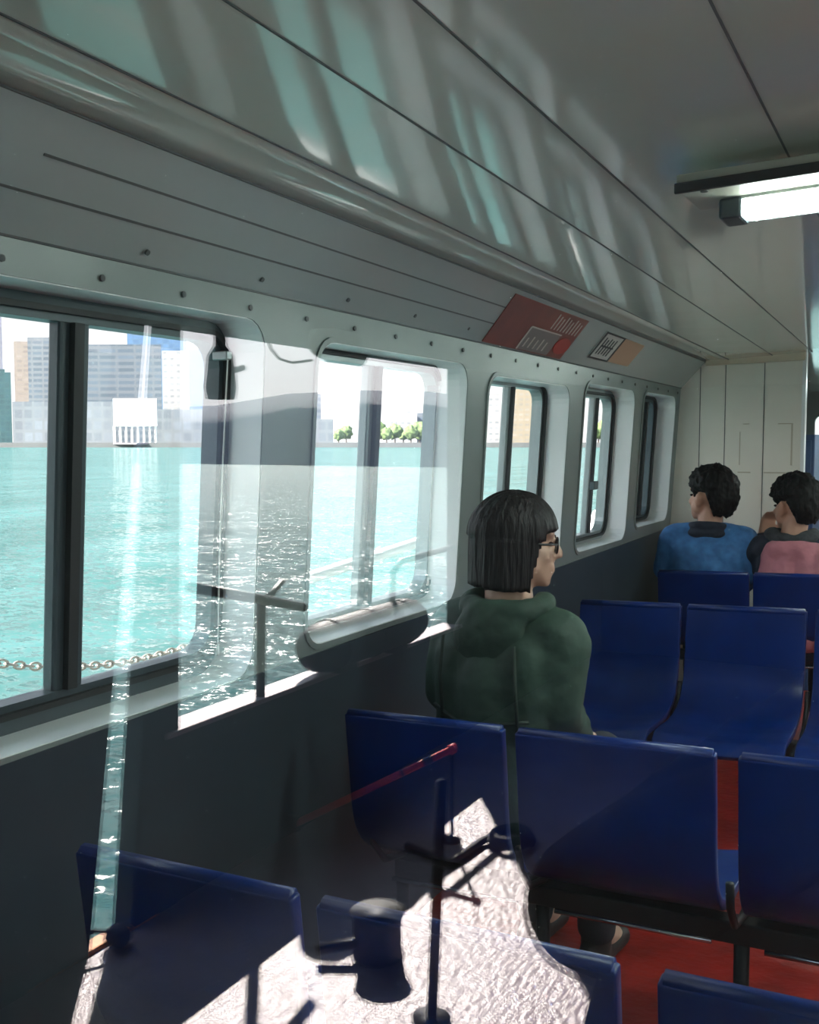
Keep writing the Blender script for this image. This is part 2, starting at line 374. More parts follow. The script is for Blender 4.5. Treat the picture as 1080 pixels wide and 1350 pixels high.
def tree(u, depth, h, label):
    p = shore_pt(u, depth); t = thing('shore_tree', label, 'tree', (p.x, p.y, 1.2), 'trees along the far shore')
    MB().cyl((p.x, p.y, 1.2), (p.x, p.y, 1.2 + h * .6), .35, .2, 8).build('trunk', bark, t)
    s = random.random() * 50
    MB().ell((p.x, p.y, 1.2 + h * .6), (h * .40, h * .40, h * .40), fn=lambda d: 1 + .35 * noise.noise(d * 2.6 + Vector((s, 0, 0))), nu=28, nv=18).build('foliage', leaf, t, smooth=True)
for i, u in enumerate((447, 457, 500, 510, 521, 532, 542, 553)):
    tree(u, 512 + (i % 3) * 9, 6.5 + (i * 37 % 5), 'green tree on the far shore seen through the middle windows')
for i, u in enumerate((781, 788, 796, 804)):
    tree(u, 512 + (i % 3) * 8, 7.5 + (i * 37 % 5), 'green tree on the far shore seen through the fourth window')

# hill across the water astern
hm = mat('hill_haze', (.22, .23, .27), .9, var=.15, vscale=.01)
prof = [(-1.35, .066), (-1.0, .070), (-.812, .072), (-.76, .078), (-.70, .0845), (-.6, .086), (-.52, .083), (-.44, .074), (-.36, .062), (-.2, .05), (.1, .045), (.6, .06)]
hv = []; hf = []
for i, (xr, h) in enumerate(prof):
    hv += [(xr * 900, -900, SEA_Z), (xr * 930, -930, h * 910 * .55), (xr * 960, -960, h * 960), (xr * 1150, -1150, SEA_Z)]
for i in range(len(prof) - 1):
    for k in range(3): hf.append((i * 4 + k, i * 4 + k + 1, i * 4 + k + 5, i * 4 + k + 4))
struct(MB().add(hv, hf).build('hill', hm, smooth=True))

# ------------------------------------------------------------------ cabin shell
def rrect(y0, y1, z0, z1, r, n=5):
    pts = []
    for (cy, cz, a0) in ((y1 - r, z0 + r, -PI / 2), (y1 - r, z1 - r, 0), (y0 + r, z1 - r, PI / 2), (y0 + r, z0 + r, PI)):
        for k in range(n + 1):
            a = a0 + PI / 2 * k / n; pts.append((cy + r * math.cos(a), cz + r * math.sin(a)))
    return pts
def holed(outer, holes, m3, m3b, name, m):   # a plate with rounded openings, m3/m3b place its two faces
    loops = [outer] + holes
    tri = tessellate_polygon([[Vector((a, b, 0)) for a, b in l] for l in loops])
    flat = [p for l in loops for p in l]; n = len(flat)
    vs = [m3(*p) for p in flat] + [m3b(*p) for p in flat]; fs = [tuple(t) for t in tri] + [tuple(i + n for i in t[::-1]) for t in tri]
    k = 0
    for l in loops:
        for i in range(len(l)):
            j = (i + 1) % len(l); fs.append((k + i, k + j, n + k + j, n + k + i))
        k += len(l)
    mb = MB(); mb.add(vs, fs); return mb.build(name, m)

WIN = [(.78, 1.61, .942, 1.645), (1.80, 2.55, .962, 1.625), (2.70, 3.405, .985, 1.605), (3.575, 4.235, .996, 1.627), (4.375, 4.955, 1.03, 1.63)]
WIN2 = [(.30, .62, .94, 1.645)]
WINX = [(5.3, 6.0, 1.0, 1.62), (6.3, 7.0, 1.0, 1.62), (7.3, 8.0, 1.0, 1.62)]
Y1 = 8.6; YFAR = 5.046
def plate_port(y0, y1, wins, name):
    return struct(holed([(y0, FZ), (y1, FZ), (y1, 1.735), (y0, 1.735)], [rrect(*w, .06) for w in wins], lambda y, z: wl_(y, z), lambda y, z: wl_(y, z, -.126), name, M['wall']))
plate_port(.32, Y1, WIN + WINX, 'wall_port')
struct(MB().hexa([wl_(y, z, o) for z in (FZ,) for (y, o) in ((.32, .006), (YFAR, .006), (YFAR, -.002), (.32, -.002))] + [wl_(y, z, o) for (y, o, z) in ((.32, .006, .925), (YFAR, .006, .985), (YFAR, -.002, .985), (.32, -.002, .925))]).build('wall_lower_shade', M['lower_shade']))  # added dark sheet: shade below the windows is put into its colour
def win_parts(i, w, gl, mull, fm, sash=.03, r=.05, left_open=False):
    y0, y1, z0, z1 = w; g0, g1, h0, h1 = gl
    t = bpy.data.objects.new('window_%d' % i, None); COL.objects.link(t); t.location = wl_((y0 + y1) / 2, z0); t.empty_display_size = .1; struct(t)
    a, b = -.088, -.127
    o = holed(rrect(y0 + .001, y1 - .001, z0 + .001, z1 - .001, .058), [rrect(g0, g1, h0, h1, r)], lambda y, z: wl_(y, z, a), lambda y, z: wl_(y, z, b), 'frame', fm)
    o.parent = t; o.matrix_parent_inverse = Matrix.Translation(-t.location)
    # raised inner bead
    o = holed(rrect(g0 - .022, g1 + .022, h0 - .022, h1 + .022, r + .012), [rrect(g0 - .012, g1 + .012, h0 - .012, h1 + .012, r + .006)], lambda y, z: wl_(y, z, a + .012), lambda y, z: wl_(y, z, a - .002), 'bead', M['rubber'])
    o.parent = t; o.matrix_parent_inverse = Matrix.Translation(-t.location)
    for (m0, m1) in mull:
        MB().hexa([wl_(y, z, of) for of, z in ((a - .005, h0 - .01),) for y in (m0, m1)] + [wl_(y, h0 - .01, b + .005) for y in (m1, m0)] +
                  [wl_(y, h1 + .01, a - .005) for y in (m0, m1)] + [wl_(y, h1 + .01, b + .005) for y in (m1, m0)]).build('mullion', fm, t, bevel=.006)
        MB().hexa([wl_(y, h0, a + .008) for y in (m0 + .3 * (m1 - m0), m0 + .62 * (m1 - m0))] + [wl_(y, h0, a - .006) for y in (m0 + .62 * (m1 - m0), m0 + .3 * (m1 - m0))] +
                  [wl_(y, h1, a + .008) for y in (m0 + .3 * (m1 - m0), m0 + .62 * (m1 - m0))] + [wl_(y, h1, a - .006) for y in (m0 + .62 * (m1 - m0), m0 + .3 * (m1 - m0))]).build('sash_edge', M['rubber'], t)
    MB().hexa([wl_(y, h0 - .008, -.114) for y in (g0 - .008, g1 + .008)] + [wl_(y, h0 - .008, -.118) for y in (g1 + .008, g0 - .008)] +
              [wl_(y, h1 + .008, -.114) for y in (g0 - .008, g1 + .008)] + [wl_(y, h1 + .008, -.118) for y in (g1 + .008, g0 - .008)]).build('pane', M['sea_glass'], t)
    return t
win_parts(1, WIN[0], (.81, 1.585, .992, 1.605), [(1.185, 1.25)], M['frame_dark'])  # nearest frame darkened: its backlit shade is put into the colour
win_parts(2, WIN[1], (1.83, 2.54, .995, 1.60), [(2.178, 2.246)], M['frame'])
win_parts(3, WIN[2], (2.73, 3.375, 1.01, 1.592), [(3.085, 3.112)], M['frame'])
w4 = win_parts(4, WIN[3], (3.63, 4.205, 1.035, 1.59), [(3.99, 4.015)], M['frame'])
MB().hexa([wl_(y, z, of) for z in (1.215, 1.25) for (y, of) in ((3.985, -.07), (4.04, -.07), (4.04, -.09), (3.985, -.09))]).build('latch', M['frame_dark'], w4, bevel=.003)
win_parts(5, WIN[4], (4.40, 4.90, 1.06, 1.60), [(4.73, 4.80)], M['frame_dark'])
for i, w in enumerate(WINX): win_parts(6 + i, w, (w[0] + .03, w[1] - .03, w[2] + .04, w[3] - .03), [], M['frame'])
# trim bead round each opening
for i, w in enumerate(WIN):
    y0, y1, z0, z1 = w
    o = holed(rrect(y0 - .012, y1 + .012, z0 - .012, z1 + .012, .07), [rrect(y0, y1, z0, z1, .06)], lambda y, z: wl_(y, z, .004), lambda y, z: wl_(y, z, -.002), 'trim_%d' % (i + 1), M['wall']); struct(o)
# screws on the head strip
sc_ = MB()
for i in range(24):
    for y, z in ((.8 + i * .19, 1.668 - i * .0008),):
        c_ = Vector(wl_(y, z, .001)); sc_.cyl(c_, c_ + Vector((.003, 0, 0)), .0055, seg=8)
for i in range(14):
    y = .95 + i * .31; z = 1.715; c_ = Vector((-1.165 + .006, y, z + .003)); sc_.cyl(c_, c_ + Vector((.003, 0, -.002)), .005, seg=8)
struct(sc_.build('trim_6', M['seam']))

# ceiling: sloped side panel, cove and flat panels lofted fore and aft
ST = [(-1.178, 1.702, 1.676), (-1.062, 1.86, 1.800), (-1.035, 1.878, 1.806), (-.995, 1.888, 1.808), (-.95, 1.892, 1.806), (-.75, 1.925, 1.818), (-.575, 1.945, 1.828), (-.27, 1.955, 1.842), (.1, 1.965, 1.856), (.6, 1.965, 1.856), (1.2, 1.925, 1.818), (1.5, 1.86, 1.79)]
YA, YB = .30, 5.046
def cz(st, y): return st[1] + (st[2] - st[1]) * (y - .6) / (YB - .6)
NY = 36
def loft(sts, name, m, thick=.03, smooth=False, yend=Y1):
    vs = []; fs = []; n = len(sts)
    for j in range(NY + 1):
        y = YA + (yend - YA) * j / NY
        for st in sts: vs.append((st[0], y, cz(st, min(y, YB))))
    for j in range(NY):
        for i in range(n - 1): fs.append((j * n + i, j * n + i + 1, (j + 1) * n + i + 1, (j + 1) * n + i))
    k = len(vs); vs += [(x, y, z + thick) for x, y, z in vs]; fs += [tuple(i + k for i in f[::-1]) for f in fs]
    for j in range(NY):
        for i in (0, n - 1): fs.append((j * n + i, (j + 1) * n + i, (j + 1) * n + i + k, j * n + i + k))
    return struct(MB().add(vs, fs).build(name, m, smooth=smooth))
loft(ST[:2], 'wall_panel', M['panel'])
loft(ST[1:5], 'ceiling_cove', M['ceiling'], smooth=True)
loft(ST[4:], 'ceiling', M['ceiling'])
def seam(i0, w=.004, y0=YA, y1=YB, x=None, d=.0015, num=[10]):
    mb = MB(); st = ST[i0]
    for j in range(24):
        a = y0 + (y1 - y0) * j / 24; b = y0 + (y1 - y0) * (j + 1) / 24
        za, zb = cz(st, a), cz(st, b)
        mb.hexa([(st[0] - w / 2, a, za - d), (st[0] + w / 2, a, za - d), (st[0] + w / 2, b, zb - d), (st[0] - w / 2, b, zb - d),
                 (st[0] - w / 2, a, za + .002), (st[0] + w / 2, a, za + .002), (st[0] + w / 2, b, zb + .002), (st[0] - w / 2, b, zb + .002)])
    struct(mb.build('trim_%d' % num[0], M['seam'])); num[0] += 1
for i_ in (0, 1, 4, 5, 6, 7): seam(i_, .005 if i_ < 4 else .0035)
# two fine plank lines on the sloped side panel
for f_, y0_ in ((.66, 1.0), (.36, .95)):
    mb = MB()
    def sp(y, f, d=0): a = Vector((ST[0][0], y, cz(ST[0], y))); b = Vector((ST[1][0], y, cz(ST[1], y))); nrm = Vector((.158, 0, -.116)).normalized(); return a.lerp(b, f) + nrm * d
    for j in range(20):
        ya = y0_ + (2.75 - y0_) * j / 20; yb = y0_ + (2.75 - y0_) * (j + 1) / 20
        mb.hexa([sp(ya, f_ - .01, .0015), sp(ya, f_ + .01, .0015), sp(yb, f_ + .01, .0015), sp(yb, f_ - .01, .0015), sp(ya, f_ - .01, -.001), sp(ya, f_ + .01, -.001), sp(yb, f_ + .01, -.001), sp(yb, f_ - .01, -.001)])
    struct(mb.build('trim_%d' % (30 if f_ > .5 else 31), M['seam']))

# unseen eave, added to block the sun from the side windows
struct(MB().box((-1.97, PANE_Y, 1.80), (-1.31, Y1, 1.86)).build('side_sun_blocker', M['panel']))
# white lining of each window opening
for i, w in enumerate(WIN):
    y0, y1, z0, z1 = w
    o = holed(rrect(y0 - .001, y1 + .001, z0 - .001, z1 + .001, .061), [rrect(y0 + .002, y1 - .002, z0 + .002, z1 - .002, .058)], lambda y, z: wl_(y, z, .0015), lambda y, z: wl_(y, z, -.09), 'trim_%d' % (60 + i), M['white']); struct(o)
# floors
struct(MB().box((-1.42, PANE_Y, FZ - .08), (1.6, Y1, FZ)).build('floor', M['floor_red']))
# far partition, its panels and marks
XE = -.604
struct(MB().add([(-1.30, YB, FZ), (XE, YB, FZ), (XE, YB, 1.90), (-1.30, YB, 1.90), (-1.30, YB + .05, FZ), (XE, YB + .05, FZ), (XE, YB + .05, 1.90), (-1.30, YB + .05, 1.90)],
             [(0, 1, 2, 3), (4, 7, 6, 5), (0, 4, 5, 1), (1, 5, 6, 2), (2, 6, 7, 3), (3, 7, 4, 0)]).build('wall_far', M['cream']))
mb = MB()
for x in (-1.085, -.965, -.785): mb.box((x - .0018, YB - .0015, FZ), (x + .0018, YB, 1.80))
struct(mb.build('trim_40', M['seam']))
mb = MB()
for x0, x1, z0, z1 in ((-.66, -.652, 1.30, 1.50), (-.90, -.84, 1.262, 1.268), (-.78, -.67, 1.262, 1.268), (-.88, -.85, 1.495, 1.50), (-.72, -.66, 1.495, 1.50), (-.895, -.89, 1.30, 1.46)):
    mb.box((x0, YB - .0012, z0), (x1, YB, z1))
struct(mb.build('trim_41', M['stain']))
struct(MB().box((-1.06, YB - .018, 1.80), (XE, YB, 1.845), lambda x, y, z: (x, y, z + .03 * (x + 1.06) * (1 if z > 1.81 else .8) - .02)).build('trim_42', M['cornice'], bevel=.004))
struct(MB().box((XE - .012, YB - .004, FZ), (XE + .004, YB + .054, 1.86)).build('trim_43', M['white']))
# starboard side and forward end, out of sight but letting the daylight in
def stb(y, z, off=0): return (1.5 - K * (z - 1.0) + off, y, z)
struct(holed([(.32, FZ), (Y1, FZ), (Y1, 1.80), (.32, 1.80)], [rrect(w[0], w[1], w[2], w[3], .06) for w in WIN + WINX], lambda y, z: stb(y, z), lambda y, z: stb(y, z, .12), 'wall_starboard', M['wall']))
struct(holed([(-1.36, FZ), (1.62, FZ), (1.62, 1.95), (-1.36, 1.95)], [rrect(-.95, -.3, .95, 1.62, .05), rrect(-.1, .55, .95, 1.62, .05), rrect(.75, 1.3, .95, 1.62, .05)], lambda x, z: (x, Y1, z), lambda x, z: (x, Y1 + .06, z), 'wall_forward', M['wall']))
# aft bulkhead with the big pane the picture is taken through
AY = .30
struct(holed([(-1.95, FZ), (1.62, FZ), (1.62, 1.99), (-1.95, 1.99)], [rrect(-.85, .62, .90, 1.715, .05)], lambda x, z: (x, PANE_Y - .015, z), lambda x, z: (x, PANE_Y + .04, z), 'wall_aft', M['panel']))
t9 = bpy.data.objects.new('window_9', None); COL.objects.link(t9); t9.location = (-.11, PANE_Y, .9); struct(t9)
tt = math.tan(TILT)
MB().box((-.855, -.003, .895), (.625, .003, 1.72), lambda x, y, z: (x, PANE_Y + y + tt * (z - 1.41), z)).build('pane', M['pane'], t9)

# ------------------------------------------------------------------ fluorescent fittings
def slab(t, name, m, x0, x1, y0, y1, z0, z1, bevel=.002):
    return MB().box((x0, y0, z0), (x1, y1, z1), lambda x, y, z: (x, y, z + .035 * (x + .44))).build(name, m, t, bevel=bevel)
def fitting(y, label, dx=0):
    z = cz(ST[7], y) - .05
    t = thing('fluorescent_light', label, 'light', (-.2, y, z), 'fluorescent fittings on the cabin ceiling')
    slab(t, 'base_plate', M['lampbase'], -.443, .42, y - .10, y + .10, z - .012, z + .012)
    slab(t, 'shadow_strip', M['rubber'], -.445, .42, y - .108, y - .098, z - .022, z - .004)  # dark strip standing in for the shadow along the plate's edge
    # reflector trough
    mb = MB(); P = [(-.085, -.004), (-.06, -.050), (.06, -.050), (.085, -.004)]; n = len(P)
    pts = [(x, y + .025 + a, z - .008 + b_ * .25 + .035 * (x + .44)) for x in (-.385, .40) for a, b_ in P] + [(x, y + .025 + a * .9, z - .001 + b_ * .25 + .035 * (x + .44)) for x in (-.38, .395) for a, b_ in P]
    slab(t, 'reflector', M['reflector'], -.385, .40, y + .018, y + .098, z - .018, z - .01)
    slab(t, 'end_cap', M['frame_dark'], -.392, -.35, y + .015, y + .10, z - .05, z - .012, .006)
    slab(t, 'end_cap', M['frame_dark'], .365, .405, y + .015, y + .10, z - .05, z - .012, .006)
    slab(t, 'side_rim', M['frame'], -.385, .40, y + .096, y + .102, z - .045, z - .012)
    for dy in (.040, .076):
        f = lambda x: (x, y + dy, z - .034 + .035 * (x + .44)); MB().cyl(f(-.348), f(.362), .013, seg=16).build('tube', M['tube'], t, smooth=True)
    for x_, y_ in ((-.40, y - .07), (-.385, y + .03)):
        MB().cyl((x_, y_, z - .016), (x_, y_, z - .012), .007, seg=12).build('bolt', M['rubber'], t)
    if dx:
        t.location.x += dx; t.location.z -= .05
    return t
fitting(1.93, 'lit fluorescent ceiling light with two glowing tubes, nearest the camera')
fitting(3.75, 'added fluorescent fill light farther along the cabin, over the starboard seats', .75)  # unseen lamp, added to brighten the ceiling
fitting(4.5, 'added fluorescent fill light before the cream partition, over the starboard seats', .62)  # added out of view to brighten the cream partition
fitting(1.1, 'added fluorescent fill light over the starboard seats beside the glass partition', .75)  # extra lamp out of view, lifts the cabin light
fitting(5.9, 'added fluorescent fill light in the passage beyond the cream partition')  # unseen lamp added to light the far end

t = thing('locker', 'dark blue locker just past the edge of the cream partition', 'locker', (-.80, 5.75, FZ))
MB().box((-.98, 5.60, FZ), (-.615, 5.95, 1.45)).build('cabinet', M['bluewall'], t, bevel=.006)
MB().box((-.97, 5.588, FZ + .06), (-.63, 5.60, 1.42)).build('door', M['bluewall'], t, bevel=.004)
MB().box((-.66, 5.576, .84), (-.645, 5.59, .96)).build('handle', M['chrome'], t, bevel=.003)
# ------------------------------------------------------------------ seats
def cat_rom(P, n=6):
    out = []
    for i in range(len(P) - 1):
        p0, p1, p2, p3 = P[max(i - 1, 0)], P[i], P[i + 1], P[min(i + 2, len(P) - 1)]
        for k in range(n):
            t = k / n; out.append(tuple(.5 * ((2 * b) + (-a + c) * t + (2 * a - 5 * b + 4 * c - d) * t * t + (-a + 3 * b - 3 * c + d) * t ** 3) for a, b, c, d in zip(p0, p1, p2, p3)))
    out.append(P[-1]); return out
PROF = cat_rom([(0, .350), (.012, .26), (.026, .15), (.045, .09), (.085, .045), (.15, .018), (.25, .008), (.36, .014), (.42, .012), (.45, -.012)])
def shell(x0, x1, y0, zt, dr):
    """moulded seat shell: one sheet bent from the backrest through to the front lip"""
    th = .011; n = len(PROF); up = []; lo = []
    for i, (s, z) in enumerate(PROF):
        a = PROF[max(i - 1, 0)]; b = PROF[min(i + 1, n - 1)]; t = Vector((b[0] - a[0], b[1] - a[1])).normalized(); nn = Vector((-t.y, t.x))
        up.append((s + nn.x * th, z + nn.y * th)); lo.append((s - nn.x * th, z - nn.y * th))
    ring = up + lo[::-1]; m = len(ring); nx = 8; vs = []; fs = []
    for i in range(nx + 1):
        f = i / nx; x = x0 + (x1 - x0) * f; e = (2 * f - 1) ** 2
        for s, z in ring:
            dip = .018 * (1 - e) if True else 0
            sag = dip * min(1, max(0, (s - .1) / .1)); hol = dip * .8 * min(1, max(0, z / .1 - .6)) * max(0, 1 - z / .36)
            vs.append((x, y0 + dr * (s - hol), zt - .350 + z - sag + .03 * (x - (x0 + x1) / 2)))
    for i in range(nx):
        for k in range(m): fs.append((i * m + k, i * m + (k + 1) % m, (i + 1) * m + (k + 1) % m, (i + 1) * m + k))
    fs.append(tuple(range(m))); fs.append(tuple(nx * m + k for k in range(m))[::-1])
    return MB().add(vs, fs)
def bench(label, xs, y0, zt0, dr):
    xc = (xs[0][0] + xs[-1][1]) / 2
    t = thing('bench_seat', label, 'bench', (xc, y0 + dr * .2, FZ), 'blue moulded bench rows')
    for x0, x1 in xs:
        zt = zt0 + .03 * ((x0 + x1) / 2 + .8)
        s = shell(x0, x1, y0, zt, dr).build('seat_shell', M['blue'], t, smooth=True, bevel=.004)
        # rolled top lip
        MB().tube([(x0 + .006, y0 + dr * .002, zt - .004 - .03 * (x1 - x0) / 2), (x1 - .006, y0 + dr * .002, zt - .004 + .03 * (x1 - x0) / 2)], .0125, 10).build('top_lip', M['blue'], s, smooth=True)
    zr = zt0 - .40; X0, X1 = xs[0][0] + .02, xs[-1][1] - .02
    sl_ = lambda x, z: z + .03 * (x + .8)
    MB().hexa([(x, y0 + dr * s, sl_(x, zr + dz)) for dz in (-.022, .022) for (x, s) in ((X0, .17), (X1, .17), (X1, .215), (X0, .215))]).build('beam', M['black'], t, bevel=.004)
    for (x0, x1) in xs:
        MB().cyl((x0 + .03, y0 + dr * .145, sl_(x0, zr - .012)), (x1 - .03, y0 + dr * .145, sl_(x1, zr - .012)), .0055, seg=10).build('support_rod', M['chrome'], t, smooth=True)
    LX = [(xs[0][0] + .03)] + [(xs[i][1] + xs[i + 1][0]) / 2 for i in range(len(xs) - 1)] + [xs[-1][1] - .03]
    for x in LX:
        lg = MB().tube([(x, y0 + dr * .19, sl_(x, zr)), (x, y0 + dr * .2, FZ + .02)], .015, 12).build('leg', M['black'], t, smooth=True)
        MB().box((x - .018, y0 + dr * .2 - .15, FZ), (x + .018, y0 + dr * .2 + .15, FZ + .022)).build('foot', M['black'], lg, bevel=.005)
        MB().tube([(x, y0 + dr * .05, sl_(x, zt0 - .25)), (x, y0 + dr * .06, sl_(x, zt0 - .30)), (x, y0 + dr * .11, sl_(x, zt0 - .355)), (x, y0 + dr * .2, sl_(x, zt0 - .375)), (x, y0 + dr * .4, sl_(x, zt0 - .365))], .008, 8).build('side_bracket', M['black'], t, smooth=True)
    return t
bench('blue bench row nearest the glass, only its back tops in view', [(-1.055, -.69), (-.655, -.285), (-.243, .125)], .992, .85, 1)
bench('blue bench row seen from behind that the woman sits on, red floor under it', [(-1.105, -.746), (-.72, -.343), (-.305, .07)], 1.782, .85, 1)
bench('blue bench row facing the camera with sunlight on its backrests', [(-1.15, -.791), (-.772, -.388), (-.362, .02)], 3.455, .85, -1)
bench('blue bench row the two men sit on, facing the cream partition', [(-1.118, -.73), (-.714, -.33), (-.312, .07)], 4.415, .85, 1)

# ------------------------------------------------------------------ people
HS = .89
def head_prims(mb, c, R, s):
    T = lambda p: c + R @ (Vector(p) * s)
    def e(p, r, rot=None): mb.ell(T(p), [q * s for q in r], (R @ rot) if rot else R)
    e((0, -.012, .012), (.074, .094, .088)); e((0, .03, -.045), (.060, .066, .075)); e((0, .055, -.085), (.040, .038, .034))
    e((0, .076, -.104), (.020, .018, .017)); e((0, .076, .022), (.052, .018, .018)); e((.033, .068, -.035), (.024, .020, .020)); e((-.033, .068, -.035), (.024, .020, .020))
    mb.capsule(T((0, .090, .004)), .009 * s, T((0, .110, -.034)), .0125 * s); e((0, .104, -.036), (.018, .012, .010))
    e((0, .093, -.066), (.022, .009, .007)); e((0, .092, -.077), (.019, .010, .008))
    for sx in (-1, 1):
        e((sx * .082, -.012, -.022), (.010, .022, .034), Euler((.1, 0, sx * -.55)).to_matrix()); e((sx * .092, -.024, -.010), (.008, .014, .022), Euler((0, 0, sx * -.7)).to_matrix()); e((sx * .082, -.004, -.048), (.009, .010, .012))
        e((sx * .056, .02, -.06), (.018, .035, .03))
def hand(mb, wrist, fdir, ndir, s, side, curl=.6):
    """palm, four unequal bent fingers and a thumb from the side of the palm"""
    f = Vector(fdir).normalized(); n = Vector(ndir); n = (n - f * n.dot(f)).normalized(); x = f.cross(n) * side
    w = Vector(wrist); pc = w + f * .045 * s
    for k in (-1, -.33, .33, 1): mb.capsule(w + x * k * .018 * s, .0135 * s, w + f * .085 * s + x * k * .030 * s, .0115 * s, 10)
    for k, L_ in ((-1, .060), (-.33, .074), (.33, .078), (1, .070)):
        p = w + f * .088 * s + x * k * .030 * s; d = f.copy(); r = .0092
        for seg in (.42, .32, .26):
            d = (d * math.cos(curl * .75) - n * math.sin(curl * .75)).normalized(); q = p + d * L_ * seg * s
            mb.capsule(p, r * s, q, (r - .0010) * s, 10); p = q; r -= .001
            nn = n * math.cos(curl * .75) + f * 0; 
    p = w + f * .03 * s + x * .024 * s; q = p + (x * .8 + f * .7 - n * .25).normalized() * .036 * s; mb.capsule(p, .0125 * s, q, .0105 * s, 10)
    mb.capsule(q, .0105 * s, q + (f * .9 + x * .25 - n * .35).normalized() * .032 * s, .0085 * s, 10)
def hair_mesh(c, R, s, style, seed):
    nu, nv = 96, 64; vs = []; fs = []
    def rad(d):
        az = abs(math.degrees(math.atan2(d.x, d.y))); el = math.degrees(math.asin(max(-1, min(1, d.z))))
        rs = 1 / math.sqrt((d.x / .076) ** 2 + ((d.y + .0) / .098) ** 2 + (d.z / .098) ** 2)
        if style == 'short':
            if az > 140 and el < 0: rs *= 1 + .08 * min(1, -el / 30)
            line = 30 if az < 38 else 30 - (az - 38) / 30 * 40 if az < 68 else -16 if az < 78 else 2 if az < 112 else 2 - (az - 112) / 26 * 56 if az < 138 else -54
            m = min(1, max(0, (el - line) / 7 + .5)); th = .024 + .012 * max(0, d.z) + .014 * max(0, -d.y)
            if az < 140 and el < 12: th *= .55
            nz = noise.noise(Vector((d.x * 7, d.y * 7, d.z * 4)) + Vector((seed, 0, 0))) * .011 + noise.noise(Vector((d.x * 26, d.y * 26, d.z * 9)) + Vector((seed, 5, 0))) * .009
            return rs * .86 + m * (rs * .14 + th + nz)
        line = 6 if az < 40 else 6 - (az - 40) / 22 * 62 if az < 62 else -62
        m = min(1, max(0, (el - line) / 8 + .5))
        ce = max(.30, math.cos(math.radians(el)))
        tgt = 1 / math.sqrt((d.x / .098) ** 2 + (d.y / .118) ** 2 + (d.z / .113) ** 2)
        if el < -4: tgt = min((.100 + .012 * max(0, -d.y)) / ce, .135 / max(.05, -d.z))
        if az < 50 and el > 0: tgt = min(tgt, .114 + .0 * az)
        nz = noise.noise(Vector((math.atan2(d.x, d.y) * 9, el * .008, seed))) * .004 + noise.noise(Vector((math.atan2(d.x, d.y) * 30, el * .01, seed))) * .003
        return rs * .85 + m * (max(0, tgt - rs * .85) + nz)
    for j in range(nv + 1):
        th = PI * j / nv
        for i in range(nu):
            ph = 2 * PI * i / nu; d = Vector((math.sin(th) * math.cos(ph), math.sin(th) * math.sin(ph), math.cos(th)))
            vs.append(c + R @ (d * rad(d) * s + Vector((0, -.010, .010)) * s))
    for j in range(nv):
        for i in range(nu): fs.append((j * nu + i, (j + 1) * nu + i, (j + 1) * nu + (i + 1) % nu, j * nu + (i + 1) % nu))
    return MB().add(vs, fs)
